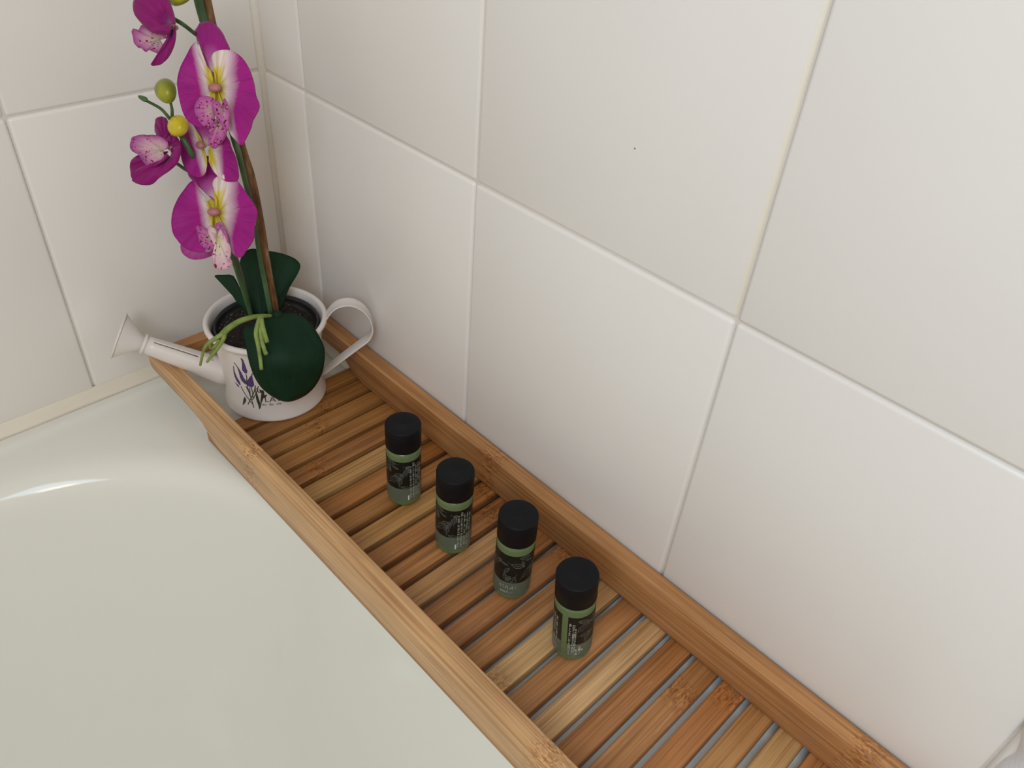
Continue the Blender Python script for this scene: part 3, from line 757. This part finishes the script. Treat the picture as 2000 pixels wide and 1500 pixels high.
# drooping front leaf: curls over the rim and hangs clear of the can's wall
fr = k4([(1010, 285), (985, 300), (990, 350), (1005, 430), (1030, 540), (1070, 640), (1130, 720), (1230, 785), (1310, 797), (1400, 763), (1470, 705), (1522, 620), (1546, 520), (1546, 430), (1512, 350), (1452, 260), (1382, 205), (1290, 190), (1180, 214), (1060, 262), (1010, 285)])
def sfr(x, y):
    # nearer to the camera where it spills over the rim, then hanging almost straight
    if y < 625: return 0.10+0.06*(625-y)/12*0 + 0.13*(y-612)/13 if y > 612 else 0.10
    return 0.23 + 0.075*min(1, (y-625)/60)
R = cat_rom([Vector((x, y, 0)) for x, y in fr], 73)
def front_leaf():
    # grid in rows between the left and the right edge so the fold over the rim is smooth
    ymin, ymax = min(p.y for p in R), max(p.y for p in R)
    V, UV, F = [], [], []
    nv, nu = 30, 16
    for j in range(nv+1):
        t = 0.5-0.5*math.cos(math.pi*(0.012+0.976*j/nv)); y = ymin+(ymax-ymin)*t
        xs_ = []
        for a, b_ in zip(R, R[1:]):
            if (a.y-y)*(b_.y-y) <= 0 and a.y != b_.y: xs_.append(a.x+(b_.x-a.x)*(y-a.y)/(b_.y-a.y))
        xa, xb = min(xs_), max(xs_)
        k = (y-ymin)/(ymax-ymin)
        s = 0.085+0.235*math.sin(min(1, k*1.55)*math.pi/2) - 0.035*max(0, k-0.6)
        for i in range(nu+1):
            h = i/nu
            V.append(ats(xa+(xb-xa)*h, y, s-0.045*(2*h-1)**2*min(1, 3*k))); UV.append((h, k))
    for j in range(nv):
        for i in range(nu):
            a = j*(nu+1)+i; F.append((a, a+1, a+nu+2, a+nu+1))
    o = mobj('leaf', V, F, LEAFM, orchid, uv=UV); o['label'] = 'large dark leaf drooping over the can front'
    solidify(o, 0.006)
    # its stalk end tucked into the soil
    v_, f_ = tube(cat_rom([ats(545, 616, 0.10), ats(535, 618, 0.06), ats(520, 640, 0.02)], 8), [0.02, 0.02, 0.02, 0.02, 0.018, 0.016, 0.014, 0.012], 8)
    st_ = mobj('leaf_stalk', v_, f_, LEAFM, o)
front_leaf()
k3 = lambda L: [(300+x/5, 400+y/5) for x, y in L]
leaf(k3([(960, 1080), (920, 960), (870, 780), (840, 620), (860, 500), (930, 435), (1010, 430), (1120, 450), (1210, 465), (1300, 490), (1385, 530), (1432, 590), (1405, 670), (1355, 750), (1315, 830), (1275, 930), (1235, 1020), (1150, 1095)]), (511, 618), 0.0, lambda x, y: -0.04-0.11*min(1, max(0, (600-y)/110)), 'dark leaf rising behind the stems')
leaf(k3([(960, 1090), (890, 1030), (800, 930), (740, 830), (690, 750), (597, 693), (690, 684), (770, 690), (810, 760), (860, 850), (920, 980), (985, 1090)]), (495, 620), 0.0, lambda x, y: -0.01-0.05*min(1, max(0, (600-y)/60)), 'narrow pointed leaf left of the stems')
# --- aerial roots
def root(pts, w0, w1, s0, s1):
    P = k4(pts); n_ = len(P)
    stem('aerial_root', [(*p, s0+(s1-s0)*i/(n_-1)) for i, p in enumerate(P)], (w0*1.15, w1*1.2), ROOTM, 22)
root([(1180, 205), (1120, 205), (1050, 212), (960, 240), (880, 290), (840, 330)], 7, 11, 0.09, 0.22)
root([(845, 325), (790, 360), (735, 400), (705, 450), (682, 548)], 9, 4, 0.22, 0.24)
root([(850, 330), (840, 370), (795, 440), (755, 490), (728, 528)], 9, 4, 0.22, 0.25)
root([(745, 400), (760, 430), (790, 410), (815, 370)], 5, 5, 0.235, 0.23)
root([(1110, 212), (1095, 230), (1072, 320), (1085, 400), (1098, 480), (1110, 578)], 9, 6, 0.23, 0.345)
root([(1100, 225), (1104, 300), (1112, 380), (1130, 440), (1142, 470)], 8, 7, 0.25, 0.335)
root([(1108, 225), (1118, 280), (1135, 340), (1150, 388)], 8, 7, 0.255, 0.325)

# ------------------------------------------------------------------ toiletry bottles
CAPM, nt, b = mat('cap_matt_black')
b.inputs['Base Color'].default_value = (0.006, 0.006, 0.0075, 1); b.inputs['Roughness'].default_value = 0.5
b.inputs['Specular IOR Level'].default_value = 0.16
bump(nt, b, tex(nt, coord(nt), 900, 2), 0.05, 0.0003)
BODYM, nt, b = mat('bottle_green_clear')
r_ = ramp(nt, [(0.0, (0.20, 0.28, 0.12)), (1.0, (0.23, 0.32, 0.145))], tex(nt, coord(nt), 40, 2))
nt.links.new(r_.outputs[0], b.inputs['Base Color'])
b.inputs['Roughness'].default_value = 0.12; b.inputs['Transmission Weight'].default_value = 0.42; b.inputs['IOR'].default_value = 1.36
LBLACK = plain('label_black', (0.007, 0.008, 0.006), 0.4, 0.3, 0.3, 200)
LGREEN = plain('label_grey_green', (0.105, 0.135, 0.095), 0.4, 0.4, 0.06, 90)
LLINE = plain('label_leaf_lines', (0.11, 0.12, 0.105), 0.5, 0.3, 0.4, 160)
LTEXT = plain('label_pale_print', (0.40, 0.44, 0.36), 0.5, 0.3, 0.3, 200)
LWHITE = plain('label_white_print', (0.62, 0.66, 0.60), 0.5, 0.3, 0.1, 200)
BR, BH, CAPZ = 0.0640, 0.368, 0.272
def cylpt(c, th, z, e):  # bottle-local cylinder point
    return (c[0]+(BR+e)*math.cos(th), c[1]+(BR+e)*math.sin(th), c[2]+z)
def sheet(c, t0, t1, z0, z1, e, n=60):
    V, F = [], []
    for i in range(n+1):
        th = t0+(t1-t0)*i/n
        V += [cylpt(c, th, z0, e), cylpt(c, th, z1, e)]
    for i in range(n): F.append((2*i, 2*i+2, 2*i+3, 2*i+1))
    return V, F
def strip(c, pts, w_, e):
    """thin printed line through (theta*BR, z) points"""
    V, F = [], []; n = len(pts)
    for i, p in enumerate(pts):
        a, b_ = Vector(pts[max(i-1, 0)]), Vector(pts[min(i+1, n-1)])
        t = (b_-a); t = t.normalized() if t.length else Vector((1, 0))
        ww = w_ if not callable(w_) else w_(i/(n-1))
        V.append(cylpt(c, (p[0]-t.y*ww)/BR, p[1]+t.x*ww, e)); V.append(cylpt(c, (p[0]+t.y*ww)/BR, p[1]-t.x*ww, e))
    for i in range(n-1): F.append((2*i, 2*i+1, 2*i+3, 2*i+2))
    return V, F
rad = math.radians
def leaf_lines(c, seed):
    """line-drawn leaf sprigs over the black part of the label"""
    r = random.Random(seed); out = []
    lo, hi = 0.100, 0.231
    def clip(p): return (min(max(p[0], rad(-338)*BR), rad(-72)*BR), min(max(p[1], lo), hi))
    for k in range(26):
        x = r.uniform(rad(-330), rad(-78))*BR; z = r.uniform(0.105, 0.226)
        L = r.uniform(0.028, 0.055); a = r.uniform(0, 6.283); wv = L*r.uniform(0.16, 0.27)
        d = Vector((math.cos(a), math.sin(a))); nrm = Vector((-d.y, d.x))
        for sgn in (1, -1):
            out.append(strip(c, [clip(Vector((x, z))+d*L*t+nrm*sgn*wv*math.sin(math.pi*t)*(1.2-0.5*t)) for t in [i/10 for i in range(11)]], 0.0009, 0.0016))
        out.append(strip(c, [clip(Vector((x, z))+d*L*t) for t in [i/5-0.3 for i in range(7)]], 0.0007, 0.0016))
        for t in (0.25, 0.45, 0.65):
            for sgn in (1, -1):
                p = Vector((x, z))+d*L*t; q_ = p+(d*0.5+nrm*sgn*0.8)*wv*0.9
                out.append(strip(c, [clip(p), clip(q_)], 0.0005, 0.0016))
    return merge(out)
def text_rows(c, seed, cols, zr, size, e=0.0018):
    """rows of small print running up the bottle, too fine to read"""
    r = random.Random(seed); out = []
    for th in cols:
        x = rad(th)*BR; z = zr[0]+r.uniform(0, 0.012)
        top = zr[1]-r.uniform(0, 0.03)
        while z < top:
            h = r.uniform(0.0016, 0.0034); w_ = size*r.uniform(0.55, 1.0)
            out.append(strip(c, [(x-w_/2, z), (x-w_/2, z+h)], 0.0011, e))
            if r.random() < 0.75: out.append(strip(c, [(x-w_/2, z+h/2), (x+w_/2, z+h/2)], 0.0010, e))
            if r.random() < 0.6: out.append(strip(c, [(x+w_/2, z), (x+w_/2, z+h)], 0.0009, e))
            z += h+0.0016+(0.004 if r.random() < 0.2 else 0)
    return merge(out)
def title_row(c, seed, t0, t1, z, h, e=0.0018):
    r = random.Random(seed); out = []; x = rad(t0)*BR; x1 = rad(t1)*BR
    while x < x1:
        w_ = h*r.uniform(0.35, 0.6)
        for _ in range(2):
            out.append(strip(c, [(x+r.choice([0, w_]), z), (x+r.choice([0, w_/2, w_]), z+h)], 0.0008, e))
        out.append(strip(c, [(x, z+h*r.choice([0, 0.5, 1])), (x+w_, z+h*r.choice([0.5, 1]))], 0.0007, e))
        x += w_+h*0.35
    return merge(out)
def bottle(pos, face, label, seed, tilt=None):
    c = (pos[0], pos[1], ZS)
    t = thing('toiletry_bottle', c, label, 'bottle', 'small green bottles on the bamboo tray')
    body = [(0.046, 0.001), (0.054, 0.0012), (0.0595, 0.004), (0.0625, 0.010), (BR, 0.018), (BR, 0.252), (0.0625, 0.261), (0.056, 0.268), (0.04, 0.276), (0.04, 0.31)]
    mobj('body', *lathe(body, c, 64), BODYM, t)
    cp = [(0.052, CAPZ), (0.0645, CAPZ), (0.0655, CAPZ+0.001), (0.0655, BH-0.004), (0.0643, BH-0.0012), (0.061, BH), (0.006, BH-0.0004), (0.004, BH-0.0020), (0.001, BH-0.0022)]
    mobj('cap', *lathe(cp, c, 64), CAPM, t)
    fa = math.atan2(CP.y-c[1], CP.x-c[0])
    lb = mobj('label', *sheet(c, rad(-351), rad(-9), 0.096, 0.234, 0.0008), LBLACK, t); lb['label'] = 'black label panel with line-drawn leaves'
    lg = mobj('label_band', *sheet(c, rad(-351), rad(-9), 0.030, 0.096, 0.0008), LGREEN, t); lg['label'] = 'grey-green lower label band'
    tag(mobj('leaf_print', *leaf_lines(c, 5), LLINE, lb), kind='stuff')
    tag(mobj('small_print', *merge([text_rows(c, 11, (-66, -56, -46, -36, -26), (0.042, 0.228), 0.0066), text_rows(c, 12, (16, 26), (0.036, 0.222), 0.006),
                                text_rows(c, 13, (-352+24,), (0.03, 0.2), 0.004)]), LTEXT, lb), kind='stuff')
    tag(mobj('title_print', *merge([title_row(c, 3, -206, -150, 0.064, 0.016), title_row(c, 4, -200, -160, 0.042, 0.010)]), LTEXT, lg), kind='stuff')
    tag(mobj('mark_print', *merge([strip(c, [(rad(-74)*BR, 0.036), (rad(-74)*BR, 0.062)], 0.0026, 0.0018), title_row(c, 8, 34, 50, 0.040, 0.016), title_row(c, 9, 36, 52, 0.060, 0.010),
                               text_rows(c, 14, (46,), (0.068, 0.105), 0.006)]), LWHITE, lg), kind='stuff')
    R_ = Matrix.Rotation(fa-rad(face), 4, 'Z')
    if tilt: R_ = tilt @ R_
    t.rotation_euler = R_.to_euler()
    return t
tilt4 = Matrix.Rotation(rad(5.0), 4, -CF)
bottle((1.356, -0.350), -88, 'small green bottle with black cap nearest the watering can', 1)
bottle((1.655, -0.360), -82, 'small black-capped green bottle, second from the watering can', 2)
bottle((1.935, -0.334), -168, 'third black-capped green bottle, title print facing out', 3)
b4 = bottle((2.237, -0.348), 21, 'nearest black-capped green bottle, its label seam facing out', 4, tilt4)
b4.location.z += 0.064*S*math.sin(rad(5.0))*0.7

# ------------------------------------------------------------------ small flaws on the right wall's glaze
SPOTW = plain('old_paint_spot', (0.86, 0.84, 0.80), 0.5)
SPOTD = plain('glaze_chip_dark', (0.20, 0.18, 0.15), 0.8)
def wall_spot(px, py, rx, rz, m_, name):
    d = ray(px, py); t = -(CP.y+0.0005)/d.y; p = CP+d*t
    V = [(p.x, p.y-0.0035, p.z)]
    for k in range(12):
        a = 6.2832*k/12; q_ = 1+0.25*math.sin(k*2.3)
        V.append((p.x+rx*math.cos(a)*q_, p.y+0.003, p.z+rz*math.sin(a)*q_))
    F = [(0, 1+k, 1+(k+1) % 12) for k in range(12)]
    mobj(name, V, F, m_, wr)
wall_spot(890, 486, 0.004, 0.02, SPOTW, 'paint_spot')
wall_spot(1103, 521, 0.012, 0.012, SPOTW, 'paint_spot')
wall_spot(1187, 573, 0.012, 0.014, SPOTW, 'paint_spot')
wall_spot(957, 695, 0.004, 0.003, SPOTD, 'glaze_chip')
wall_spot(1521, 1192, 0.005, 0.005, SPOTD, 'glaze_chip')
wall_spot(1240, 290, 0.0035, 0.004, SPOTD, 'glaze_chip')
